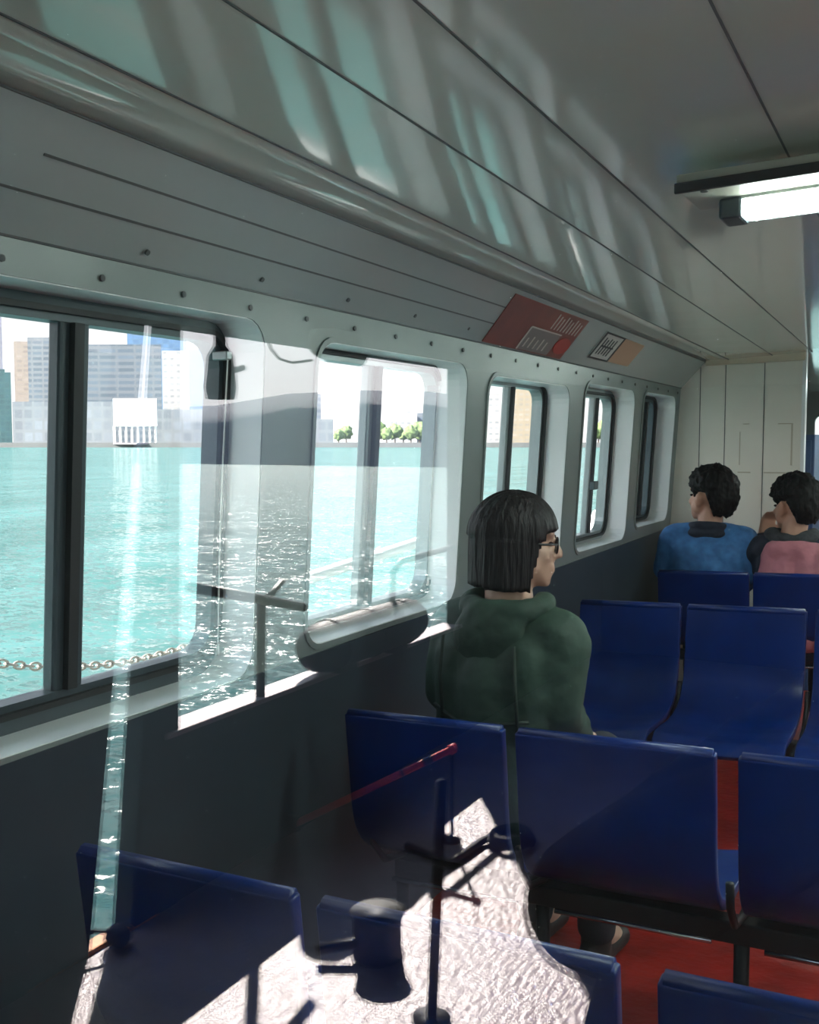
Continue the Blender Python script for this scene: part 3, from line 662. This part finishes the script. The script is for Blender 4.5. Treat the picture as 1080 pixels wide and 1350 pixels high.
def person(label, hip, yaw, head, hyaw, hpitch, hroll, arms, skin, top, style, hairm, seed, s=HS, pad=1.0, stand=False, neck=None, legs=None, shoulders=.172, wide=1.0, smesh=.0065, floor=FZ, hs=1.0):
    """hip, head and arms are world points of one posed figure; the torso is carried from hip to neck"""
    t = thing('person', label, 'person', (hip[0], hip[1], floor))
    hip = Vector(hip); head = Vector(head); Rb = Matrix.Rotation(yaw, 3, 'Z')
    R = Matrix.Rotation(hyaw, 3, 'Z') @ Matrix.Rotation(hpitch, 3, 'X') @ Matrix.Rotation(hroll, 3, 'Y')
    B = lambda p: Rb @ (Vector(p) * s)
    nb = Vector(neck) if neck else head + B((0, -.032, -.178)); ax = nb - hip
    P = lambda f, x=0, y=0: hip + ax * f + B((x, y, 0))
    body = MB(); head_prims(body, head, R, s * hs)
    body.capsule(head + R @ Vector((0, -.025, -.06)) * s, .056 * s, nb + B((0, 0, .0)), .064 * s)
    body.chain([P(.0, 0, .0), P(.3), P(.62, 0, .01), P(.85, 0, 0)], [.115 * s, .108 * s, .115 * s, .085 * s])
    for sx in (-1, 1):
        body.capsule(P(.05, sx * .06), .105 * s, P(.3, sx * .05), .095 * s); body.capsule(P(.3, sx * .05), .095 * s, P(.7, sx * .07), .10 * s)
        body.capsule(P(.92, sx * .03), .06 * s, P(.885, sx * (shoulders - .01)), .058 * s)
        A = arms[0 if sx < 0 else 1]; sh = P(.87, sx * shoulders)
        body.chain([sh, A[0], A[1]], [.052 * s, .040 * s, .027 * s]); hand(body, A[1], A[2], A[3], s, A[4], A[5])
        kn, an, toe = legs[0 if sx < 0 else 1]; h0 = P(.02, sx * .085)
        body.chain([h0, Vector(kn), Vector(an)], [.085 * s, .058 * s, .038 * s]); body.capsule(an, .036 * s, toe, .028 * s)
    remesh(body, 'body', skin, t, smesh, 4)
    # upper garment
    g = MB(); q = pad
    g.chain([P(-.02), P(.3), P(.62, 0, .008), P(.86)], [.135 * s * q, .128 * s * q, .137 * s * q, .100 * s])
    for sx in (-1, 1):
        g.capsule(P(.0, sx * .07 * wide), .118 * s * q, P(.35, sx * .065 * wide), .108 * s * q); g.capsule(P(.35, sx * .065 * wide), .108 * s * q, P(.72, sx * .085 * wide), .113 * s * q)
        g.capsule(P(.955, sx * .03), .062 * s, P(.885, sx * (shoulders - .008)), .072 * s * q)
        A = arms[0 if sx < 0 else 1]; sh = P(.865, sx * shoulders)
        g.chain([sh, A[0], Vector(A[0]).lerp(Vector(A[1]), .93)], [.070 * s * q, .060 * s * q, .044 * s])
    remesh(g, 'jacket', top, t, .008, 14, .0045, 16)
    lg = MB()
    for sx in (-1, 1):
        kn, an, toe = legs[0 if sx < 0 else 1]; h0 = P(.0, sx * .085)
        lg.chain([h0, Vector(kn), Vector(kn).lerp(Vector(an), .94)], [.103 * s, .072 * s, .056 * s]); lg.capsule(P(.02), .11 * s, h0, .104 * s)
        so = MB(); d = (Vector(toe) - Vector(an)); d.z = 0; d.normalize(); a_ = Vector((an[0], an[1], floor + .034)); 
        so.capsule(a_ - d * .025, .036, a_ + d * .14 * s, .030); so.capsule(a_, .036, Vector(an), .045 * s); so.map(lambda p: (p[0], p[1], max(p[2], floor + .001)))
        remesh(so, 'shoe', M['shoe'], t, .008, 3)
    remesh(lg, 'trousers', M['trouser'], t, .010, 4, .003, 14)
    hair_mesh(head, R, s * hs, style, seed).build('hair', hairm, t, smooth=True)
    for sx in (-1, 1):
        p = head + R @ (Vector((sx * .031, .083, -.006)) * s * hs)
        MB().ell(p, (.010 * s, .007 * s, .006 * s), R, 12, 8).build('eye', M['eye'], t, smooth=True)
    return t, R, P, B, nb

def seated_legs(hip, yaw, s, floor=FZ, spread=.10, fwd=.40):
    R = Matrix.Rotation(yaw, 3, 'Z'); out = []
    for sx in (-1, 1):
        k = Vector(hip) + R @ Vector((sx * spread * s, fwd * s, .03)); a = Vector((k.x, k.y, floor + .075)) + R @ Vector((0, -.02, 0)); toe = a + R @ Vector((0, .12 * s, -.035))
        out.append((k, a, toe))
    return out
def lap_arms(P0, yaw, s, sh_z, sw=.172, out_=.04):
    R = Matrix.Rotation(yaw, 3, 'Z'); out = []
    for sx in (-1, 1):
        el = Vector(P0) + R @ (Vector((sx * (sw + out_), .03, .26)) * s); wr = Vector(P0) + R @ (Vector((sx * .11, .25, .12)) * s)
        out.append((el, wr, R @ Vector((-sx * .45, 1, -.12)), Vector((0, 0, 1)), sx, .45))
    return out

# woman in the green parka on the second row
wh = (-.885, 2.05, .60); wy = -.18
t, R_, P_, B_, nb = person('person in green parka with dark bob and glasses, seated by the windows', wh, wy, (-.858, 2.12, 1.192), -1.12, -.06, 0,
    lap_arms(wh, wy, HS, 0, .158, .012), M['skin_pale'], M['green'], 'bob', M['hair_grey'], 3.1, pad=1.02, legs=seated_legs(wh, wy, HS), wide=.95, shoulders=.158)
hd = MB(); Rb = Matrix.Rotation(wy, 3, 'Z')
for k in range(13):
    a = PI * (k / 12) * 1.3 - PI * .15
    p = nb + Rb @ Vector((math.cos(a) * .088, -.012 - math.sin(a) * .062, .014 - .012 * math.sin(a)))
    a2 = PI * ((k + 1) / 12) * 1.3 - PI * .15
    q = nb + Rb @ Vector((math.cos(a2) * .088, -.012 - math.sin(a2) * .062, .014 - .012 * math.sin(a2)))
    if k < 12: hd.capsule(p, .030, q, .030, 10)
hd.ell(nb + Rb @ Vector((0, -.082, -.05)), (.088, .034, .085))
remesh(hd, 'hood', M['green'], t, .007, 12, .004, 18)
sm = MB()
for pts in ([(-.10, -.118, -.05), (-.104, -.125, -.14), (-.098, -.122, -.24)], [(.075, -.10, -.06), (.095, -.125, -.15), (.10, -.12, -.26)], [(-.13, -.11, -.215), (-.05, -.135, -.235), (.06, -.135, -.225), (.12, -.11, -.215)]):
    sm.tube([nb + Rb @ Vector(p) for p in pts], .004, 8)
sm.build('seam_piping', M['greendark'], t, smooth=True)
gl_ = MB(); hc = Vector((-.858, 2.12, 1.192))
for sx in (-1, 1):
    gl_.tube([hc + R_ @ (Vector((sx * .033 + math.cos(a) * .024, .098, -.008 + math.sin(a) * .019)) * HS) for a in [2 * PI * k / 20 for k in range(20)]], .0026, 8, closed=True)
    gl_.tube([hc + R_ @ (Vector(p) * HS) for p in ((sx * .057, .096, -.004), (sx * .078, .06, -.004), (sx * .082, -.01, -.004))], .0026, 8)
gl_.tube([hc + R_ @ (Vector(p) * HS) for p in ((-.010, .100, -.004), (.010, .100, -.004))], .0024, 8)
gl_.build('glasses', M['spectacle'], t, smooth=True)

# man in the blue shirt
mh = (-.945, 4.60, .60)
t, R_, P_, B_, nb = person('person in blue denim shirt with dark collar and tousled black hair', mh, .05, (-.950, 4.655, 1.172), 1.02, .02, .04,
    lap_arms(mh, .05, HS, 0), M['skin'], M['denim'], 'short', M['hair'], 8.4, pad=1.05, legs=seated_legs(mh, .05, HS, FZ, .10, .31), s=HS, shoulders=.178, hs=1.09, neck=(-.945, 4.625, 1.02))
co = MB()
for k in range(16):
    a, a2 = 2 * PI * k / 16, 2 * PI * (k + 1) / 16
    f = lambda q: nb + Vector((math.cos(q) * .072, math.sin(q) * .066 - .004, .005 + .015 * max(0, -math.sin(q))))
    co.capsule(f(a), .021, f(a2), .021, 10)
co.ell(nb + Vector((0, -.055, -.015)), (.085, .035, .03))
remesh(co, 'collar', M['navy'], t, .006, 3, .002, 20)
# man with the pink wrap
m2 = (-.545, 4.60, .575)
ar = lap_arms(m2, .1, HS, 0); hd2 = Vector((-.592, 4.66, 1.142))
ar[0] = (Vector((-.71, 4.80, .80)), Vector((-.735, 4.80, .985)), Vector((.28, -.12, 1)), Vector((-.5, .8, 0)), -1, .55)
t, R_, P_, B_, nb = person('person in pink wrap and grey scarf, one hand raised to the mouth', m2, .1, hd2, .85, -.08, 0,
    ar, M['skin'], M['navy'], 'short', M['hair'], 14.2, pad=1.02, legs=seated_legs(m2, .1, HS, FZ, .10, .31), s=HS, shoulders=.165, hs=1.07)
sf = MB()
for k in range(16):
    a, a2 = 2 * PI * k / 16, 2 * PI * (k + 1) / 16
    f = lambda q: nb + Vector((math.cos(q) * .085, math.sin(q) * .078, .012 + .012 * math.cos(q * 2)))
    sf.capsule(f(a), .033, f(a2), .033, 10)
remesh(sf, 'scarf', M['scarf'], t, .007, 3, .006, 25)
wrp = MB()
wrp.chain([nb + Vector((-.06, -.085, -.045)), nb + Vector((.06, -.09, -.04)), nb + Vector((.19, -.05, -.08))], [.05, .052, .062])
for x_, r_ in ((-.075, .052), (-.01, .064), (.07, .070), (.14, .072), (.21, .062)):
    wrp.chain([nb + Vector((x_, -.085, -.06)), nb + Vector((x_ * 1.05, -.115, -.2)), nb + Vector((x_ * 1.08, -.11, -.40))], [r_ * .8, r_, r_])
remesh(wrp, 'pink_wrap', M['pink'], t, .008, 5, .005, 14)

# ------------------------------------------------------------------ posters on the sloped panel, cords
def onpanel(y, f, d=0):
    a = Vector((ST[0][0], y, cz(ST[0], y))); b = Vector((ST[1][0], y, cz(ST[1], y))); n = Vector((.158, 0, -.116)).normalized(); return a.lerp(b, f) + n * d
def sheet(y0, y1, f0, f1, d0, d1, name, m, t):
    c4 = ((y0, f0), (y1, f0), (y1, f1), (y0, f1))
    return MB().hexa([onpanel(y, f, d0) for y, f in c4] + [onpanel(y, f, d1) for y, f in c4]).build(name, m, t)
tp = thing('poster', 'red-brown safety poster with pale print on the sloped panel over the third window', 'poster', onpanel(2.95, .05, .001))
sheet(2.62, 3.26, .04, .92, .001, .004, 'sheet', M['poster_red'], tp)
sheet(2.86, 3.12, .06, .50, .004, .0055, 'grey_field', M['poster_grey'], tp)
c_ = [(3.19 + .065 * math.cos(a), .30 + .17 * math.sin(a)) for a in [2 * PI * k / 24 for k in range(24)]]
MB().add([onpanel(y, f, .0062) for y, f in c_] + [onpanel(y, f, .004) for y, f in c_], [tuple(range(24))] + [(k, (k + 1) % 24, 24 + (k + 1) % 24, 24 + k) for k in range(24)]).build('red_disc', M['red_spot'], tp)
mb = MB()
for k in range(9):
    y = 3.0 + k * .028
    mb.hexa([onpanel(yy, f, d) for d in (.004, .0055) for (yy, f) in ((y, .56), (y + .007, .56), (y + .007, .86 - .03 * (k % 3)), (y, .86 - .03 * (k % 3)))])
for k in range(5):
    y = 2.89 + k * .04
    mb.hexa([onpanel(yy, f, d) for d in (.0055, .007) for (yy, f) in ((y, .12), (y + .008, .12), (y + .008, .30 + .04 * (k % 2)), (y, .30 + .04 * (k % 2)))])
mb.hexa([onpanel(yy, f, d) for d in (.0055, .007) for (yy, f) in ((2.86, .49), (3.12, .49), (3.12, .515), (2.86, .515))])
mb.hexa([onpanel(yy, f, d) for d in (.0055, .007) for (yy, f) in ((2.855, .06), (2.865, .06), (2.865, .50), (2.855, .50))])
mb.build('print', M['poster_text'], tp)
tn = thing('notice', 'small framed black and white notice with orange half, right of the red-brown poster', 'notice', onpanel(3.7, .2, .001))
sheet(3.49, 3.72, .22, .86, .001, .004, 'sheet', M['notice'], tn); sheet(3.72, 3.99, .24, .84, .001, .0035, 'orange_half', M['notice_orange'], tn)
mb = MB()
for (y0, y1, f0, f1) in ((3.49, 3.72, .22, .26), (3.49, 3.72, .82, .86), (3.49, 3.505, .22, .86), (3.705, 3.72, .22, .86), (3.53, 3.54, .34, .74), (3.56, 3.57, .34, .70), (3.59, 3.60, .36, .74), (3.62, 3.63, .34, .72), (3.65, 3.66, .34, .74), (3.53, 3.67, .52, .56)):
    mb.hexa([onpanel(yy, f, d) for d in (.004, .0052) for (yy, f) in ((y0, f0), (y1, f0), (y1, f1), (y0, f1))])
mb.build('print', M['ink'], tn)
for y, zt, zb, lab in ((1.475, 1.56, 1.03, 'thin pale cord hanging on the pillar right of the nearest window'), (2.338, 1.54, 1.055, 'thin pale cord hanging before the right sash of the second window')):
    x = wl_(y, zt, .02)[0]
    t = thing('blind_cord', lab, 'cord', (x, y, zb))
    MB().tube([wl_(y, zt - k * (zt - zb) / 8, .02 - .004 * math.sin(k * PI / 8)) for k in range(9)], .0014, 6).build('cord', M['cord'], t)
    MB().cyl(wl_(y, zb - .02, .02), wl_(y, zb, .02), .004, .002, 8).build('toggle', M['cord'], t, smooth=True)
    MB().box((x - .03, y - .008, zt), (x + .004, y + .008, zt + .016)).build('hook', M['frame'], t, bevel=.002)

# ------------------------------------------------------------------ outside rails and chain
t = thing('side_rail', 'white pipe handrail over the sea outside the middle windows', 'rail', (-1.75, 2.45, .05))
MB().tube([(-1.75, 2.42 + k * .185, .975 + .012 * k) for k in range(8)], .02, 10).build('rail', M['white'], t, smooth=True)
for y in (2.45, 3.68): MB().cyl((-1.75, y, .05), (-1.75, y, .98), .011, seg=10).build('post', M['white'], t, smooth=True)
t = thing('rail_hoop', 'white bent pipe hoop outside the fourth window', 'rail', (-1.75, 5.6, .05))
MB().tube([(-1.75, 5.42, .05), (-1.75, 5.42, .90), (-1.75, 5.44, .97), (-1.75, 5.50, 1.01), (-1.75, 5.62, 1.01), (-1.75, 5.68, .97), (-1.75, 5.70, .90), (-1.75, 5.70, .05)], .02, 10).build('hoop', M['white'], t, smooth=True)
struct(MB().box((-1.95, PANE_Y, -.1), (-1.36, Y1, .05)).build('trim_50', M['dark_steel']))
t = thing('guard_chain', 'sagging pale guard chain over the sea outside the nearest window', 'chain', (-1.75, 1.2, .88))
mb = MB()
NL = 60
def chp(f): y = 1.0 + f * 1.3; return Vector((-1.75, y, .872 + .30 * (y - 1.93) ** 2 * (1.0 if y < 1.93 else .8)))
for k in range(NL):
    p = chp(k / NL); q = chp((k + 1) / NL); d = (q - p).normalized(); c = (p + q) / 2; u = Vector((1, 0, 0)) if k % 2 else d.cross(Vector((1, 0, 0)))
    mb.tube([c + d * .016 * math.cos(a) + u * .008 * math.sin(a) for a in [2 * PI * j / 10 for j in range(10)]], .0028, 6, closed=True)
mb.build('links', M['chain'], t, smooth=True)
for y in (.98, 2.33): 
    p = chp((y - 1.0) / 1.3); MB().cyl((-1.75, y, .05), (-1.75, y, p.z + .03), .014, seg=10).build('post', M['white'], t, smooth=True)

# ------------------------------------------------------------------ aft deck (it shows in the glass)
DX = -1.914
def md(mb, name, m, parent=None, **k): return mb.build(name, m, parent, xf=mir, **k)
def mthing(name, label, cat, p, group=None): return thing(name, label, cat, mir(p), group)
struct(md(MB().box((DX, .30, FZ - .08), (1.95, 6.2, FZ)), 'floor_deck', M['deck']))
struct(md(MB().box((DX - .03, 1.6, FZ - .10), (DX + .02, 2.06, FZ + .012)), 'trim_51', M['orange'], bevel=.005))
struct(md(MB().box((DX - .07, 1.2, 1.735), (1.95, 6.2, 1.83)), 'roof', M['dark_steel']))
struct(md(MB().box((DX - .07, .30, 1.735), (1.95, 1.2, 1.83)), 'roof_forward', M['dark_steel']))
gl = lambda z: 1.805 + .152 * (z - .1); gr = lambda z: 1.955 + .113 * (z - .1); pr = lambda z: 2.145 + .032 * (z - .1)
def skew(y0, y1, z0, z1, x0, x1): return MB().hexa([(x0, y0(z0), z0), (x1, y0(z0), z0), (x1, y1(z0), z0), (x0, y1(z0), z0), (x0, y0(z1), z1), (x1, y0(z1), z1), (x1, y1(z1), z1), (x0, y1(z1), z1)])
struct(md(skew(lambda z: .30, gl, FZ, 1.74, DX - .04, DX + .02), 'wall_deck', M['dark_steel']))
struct(md(skew(gr, pr, FZ, 1.74, DX - .05, DX + .02), 'pillar', M['dark_steel'], bevel=.006))
struct(md(MB().box((DX - .04, 2.10, FZ), (DX + .01, 4.02, .585)), 'wall_bulwark', M['dark_steel']))
struct(md(MB().box((DX - .07, 2.10, .585), (DX + .03, 4.02, .602)), 'trim_52', M['cap'], bevel=.005))
struct(md(MB().box((DX - .04, 4.0, FZ), (DX + .02, 6.2, 1.74)), 'wall_quarter', M['dark_steel']))
struct(md(MB().box((DX, 6.1, FZ), (1.95, 6.2, 1.74)), 'wall_stern', M['dark_steel']))
struct(md(MB().box((1.9, .3, FZ), (1.95, 6.2, 1.74)), 'deck_sky_blocker', M['dark_steel']))  # unseen wall, added to shut out sky light and darken the deck
t = mthing('handrail', 'dark slanting deck rail on a stanchion, mirrored in the glass', 'rail', (DX, 2.57, .6))
md(MB().tube([(DX + .03, 2.2, 1.0), (DX + .03, 2.49, .93), (DX + .03, 2.77, .86)], .016, 10), 'rail', M['black'], t, smooth=True)
md(MB().cyl((DX, 2.565, .6), (DX, 2.575, .92), .017, seg=12), 'stanchion', M['black'], t, smooth=True)
md(MB().tube([(DX, 2.57, .90), (DX + .01, 2.62, .925), (DX + .01, 2.68, .96)], [.014, .011, .009], 8), 'hook', M['black'], t, smooth=True)
md(MB().tube([(DX, 3.42, .60), (DX, 3.44, .90), (DX, 3.50, .935), (DX, 4.0, .952)], .013, 10), 'end_rail', M['black'], t, smooth=True)
t = mthing('raft_canister', 'dark drum-shaped canister on the bulwark, mirrored in the glass under the second window', 'canister', (DX + .02, 3.2, .602))
md(MB().tube([(DX + .02, y, .70) for y in (2.80, 2.84, 2.90, 3.2, 3.5, 3.56, 3.60)], [.045, .075, .088, .09, .088, .075, .045], 24), 'drum', M['rubber'], t, smooth=True)
for y in (2.95, 3.2, 3.45): md(MB().tube([(DX + .02, y - .012, .70), (DX + .02, y + .012, .70)], .093, 24), 'band', M['black'], t)
for y in (3.0, 3.38): md(MB().box((DX - .04, y - .05, .60), (DX + .07, y + .05, .64)), 'cradle', M['black'], t)
def flood(p, label, h, stick):
    x, y, z = p; t = mthing('deck_floodlight', label, 'lamp', (x, y, 1.735), 'deck floodlights under the roof edge')
    md(MB().tube([(x, y, z + h), (x, y, z + h * .6), (x, y, z - h * .6), (x, y, z - h)], [.016, .036, .046, .04], 20), 'housing', M['rubber'], t, smooth=True)
    md(MB().box((x - .012, y - .012, z + h * .8), (x + .012, y + .012, 1.738)), 'bracket', M['black'], t)
    md(MB().cyl((x, y + .03, z + .0), (x, y + .03 + stick, z + .02), .009, seg=10), 'handle', M['black'], t, smooth=True)
    return t
flood((-1.80, 2.245, 1.605), 'dark floodlight with stick handle, mirrored right of the nearest window', .075, .075)
flood((-1.60, 2.55, 1.665), 'dark floodlight drooping on a curved cable, mirrored above the second window', .05, .07)
md(MB().tube([(-1.60, 2.42, 1.675), (-1.60, 2.46, 1.70), (-1.60, 2.60, 1.69), (-1.60, 2.66, 1.665)], [.02, .05, .055, .03], 16), 'shade', M['rubber'], bpy.data.objects['deck_floodlight.001'], smooth=True)
t = mthing('cable', 'thin curved cable hanging from the roof edge, mirrored between two windows', 'cable', (DX, 2.6, 1.66))
md(MB().tube([(DX + .04, 2.565, 1.735), (DX + .04, 2.585, 1.70), (DX + .04, 2.63, 1.672), (DX + .04, 2.70, 1.665), (DX + .05, 2.80, 1.68)], .004, 8), 'wire', M['black'], t, smooth=True)
t = mthing('mooring_bollard', 'squat round bollard with cross bar on the sunlit deck, mirrored behind the first bench row', 'bollard', (-1.25, 2.16, FZ))
md(MB().tube([(-1.25, 2.16, FZ), (-1.25, 2.16, FZ + .03), (-1.25, 2.16, FZ + .09), (-1.25, 2.16, FZ + .115)], [.066, .062, .062, .07], 24), 'post', M['rubber'], t, smooth=True)
md(MB().cyl((-1.20, 2.18, FZ + .05), (-1.37, 2.06, FZ + .03), .014, seg=12), 'cross_bar', M['black'], t, smooth=True)
t = mthing('deck_stanchion', 'thin black pole standing on the sunlit deck, mirrored over the first bench row', 'pole', (-.995, 1.965, FZ))
md(MB().cyl((-.995, 1.965, FZ), (-.97, 1.965, .66), .0125, seg=14), 'pole', M['black'], t, smooth=True)
md(MB().cyl((-.995, 1.965, FZ), (-.995, 1.965, FZ + .008), .045, seg=20), 'flange', M['black'], t, smooth=True)
t = mthing('barrier_pole', 'red pole slanting to a thin stand, mirrored on the second bench row', 'pole', (-1.6, 2.83, FZ))
A_, B_ = Vector((-1.86, 2.68, .155)), Vector((-1.39, 2.915, .415))
md(MB().cyl(A_, B_, .012, seg=12), 'pole', M['hose'], t, smooth=True)
for f0, f1 in ((.80, .86), (.66, .68)): md(MB().cyl(A_.lerp(B_, f0), A_.lerp(B_, f1), .0135, seg=12), 'band', M['black'], t, smooth=True)
md(MB().cyl(A_.lerp(B_, .965), B_, .018, .015, seg=12), 'tip', M['hose'], t, smooth=True)
md(MB().cyl((-1.40, 2.91, FZ), (-1.40, 2.91, .402), .006, seg=8), 'stand', M['black'], t, smooth=True)
md(MB().cyl((-1.40, 2.91, FZ), (-1.40, 2.91, FZ + .008), .03, seg=16), 'foot', M['black'], t, smooth=True)
md(MB().box((-1.90, 2.665, .13), (-1.85, 2.695, .18)), 'bracket', M['black'], t)
t = mthing('rope_coil', 'dark coil of rope with a loose end on the sunlit deck, mirrored in the glass', 'rope', (-1.24, 2.98, FZ))
md(MB().tube([(-1.22 + .07 * math.cos(a) * (1 - a / 90), 2.98 + .08 * math.sin(a) * (1 - a / 90), FZ + .014 + a * .0012) for a in [k * .35 for k in range(60)]] +
             [(-1.30, 2.93, FZ + .014), (-1.31, 2.80, FZ + .014), (-1.32, 2.72, FZ + .014), (-1.36, 2.74, FZ + .014), (-1.50, 2.78, FZ + .014)], .012, 8), 'coil', M['rope'], t, smooth=True)
t = mthing('rope_fender', 'dark ball fender at the orange deck edge, mirrored low beside the dark side panel', 'fender', (DX + .05, 1.88, FZ))
md(MB().ell((DX + .05, 1.875, FZ + .03), (.035, .035, .03), fn=lambda d: 1 + .08 * noise.noise(d * 8)), 'ball', M['rope'], t, smooth=True)
md(MB().tube([(DX + .05, 1.85, FZ + .05), (DX + .02, 1.82, FZ + .06), (DX, 1.81, FZ + .05)], .006, 8), 'lanyard', M['rope'], t, smooth=True)

# the one holding the phone, standing on the deck behind the glass
ph = (.11, -.32, .84); fl = FZ
ps = .93
legs_ = [(Vector((-.03, -.30, .47)), Vector((-.04, -.33, fl + .075)), Vector((-.05, -.22, fl + .04))), (Vector((.15, -.30, .47)), Vector((.16, -.33, fl + .075)), Vector((.18, -.22, fl + .04)))]
arms_ = [(Vector((-.25, -.26, 1.03)), Vector((.045, -.09, 1.29)), Vector((.1, .35, 1)), Vector((0, -1, .2)), -1, .5), (Vector((.46, -.26, 1.06)), Vector((.13, -.08, 1.30)), Vector((-.1, .35, 1)), Vector((0, -1, .2)), 1, .5)]
t, R_, P_, B_, nb = person('person in black coat holding up a phone, mirrored in the glass', ph, 0, (.22, -.30, 1.49), 0, -.05, 0, arms_, M['skin_pale'], M['coat'], 'short', M['hair'], 21., s=ps, pad=1.15, legs=legs_, wide=1.3)
ck = MB()
ck.chain([Vector((.06, -.32, 1.0)), Vector((.06, -.32, .80)), Vector((.06, -.32, .50))], [.17, .20, .23])
ck.chain([Vector((-.12, -.30, 1.0)), Vector((-.15, -.30, .80)), Vector((-.17, -.30, .50))], [.13, .15, .17])
remesh(ck, 'coat_skirt', M['coat'], t, .012, 6, .006, 9)
tp_ = thing('phone', 'black phone held up to the glass by the person on the deck', 'phone', (.012, -.012, 1.345))
MB().box((-.062, -.016, 1.345), (.088, -.008, 1.42)).build('body', M['rubber'], tp_, bevel=.003)
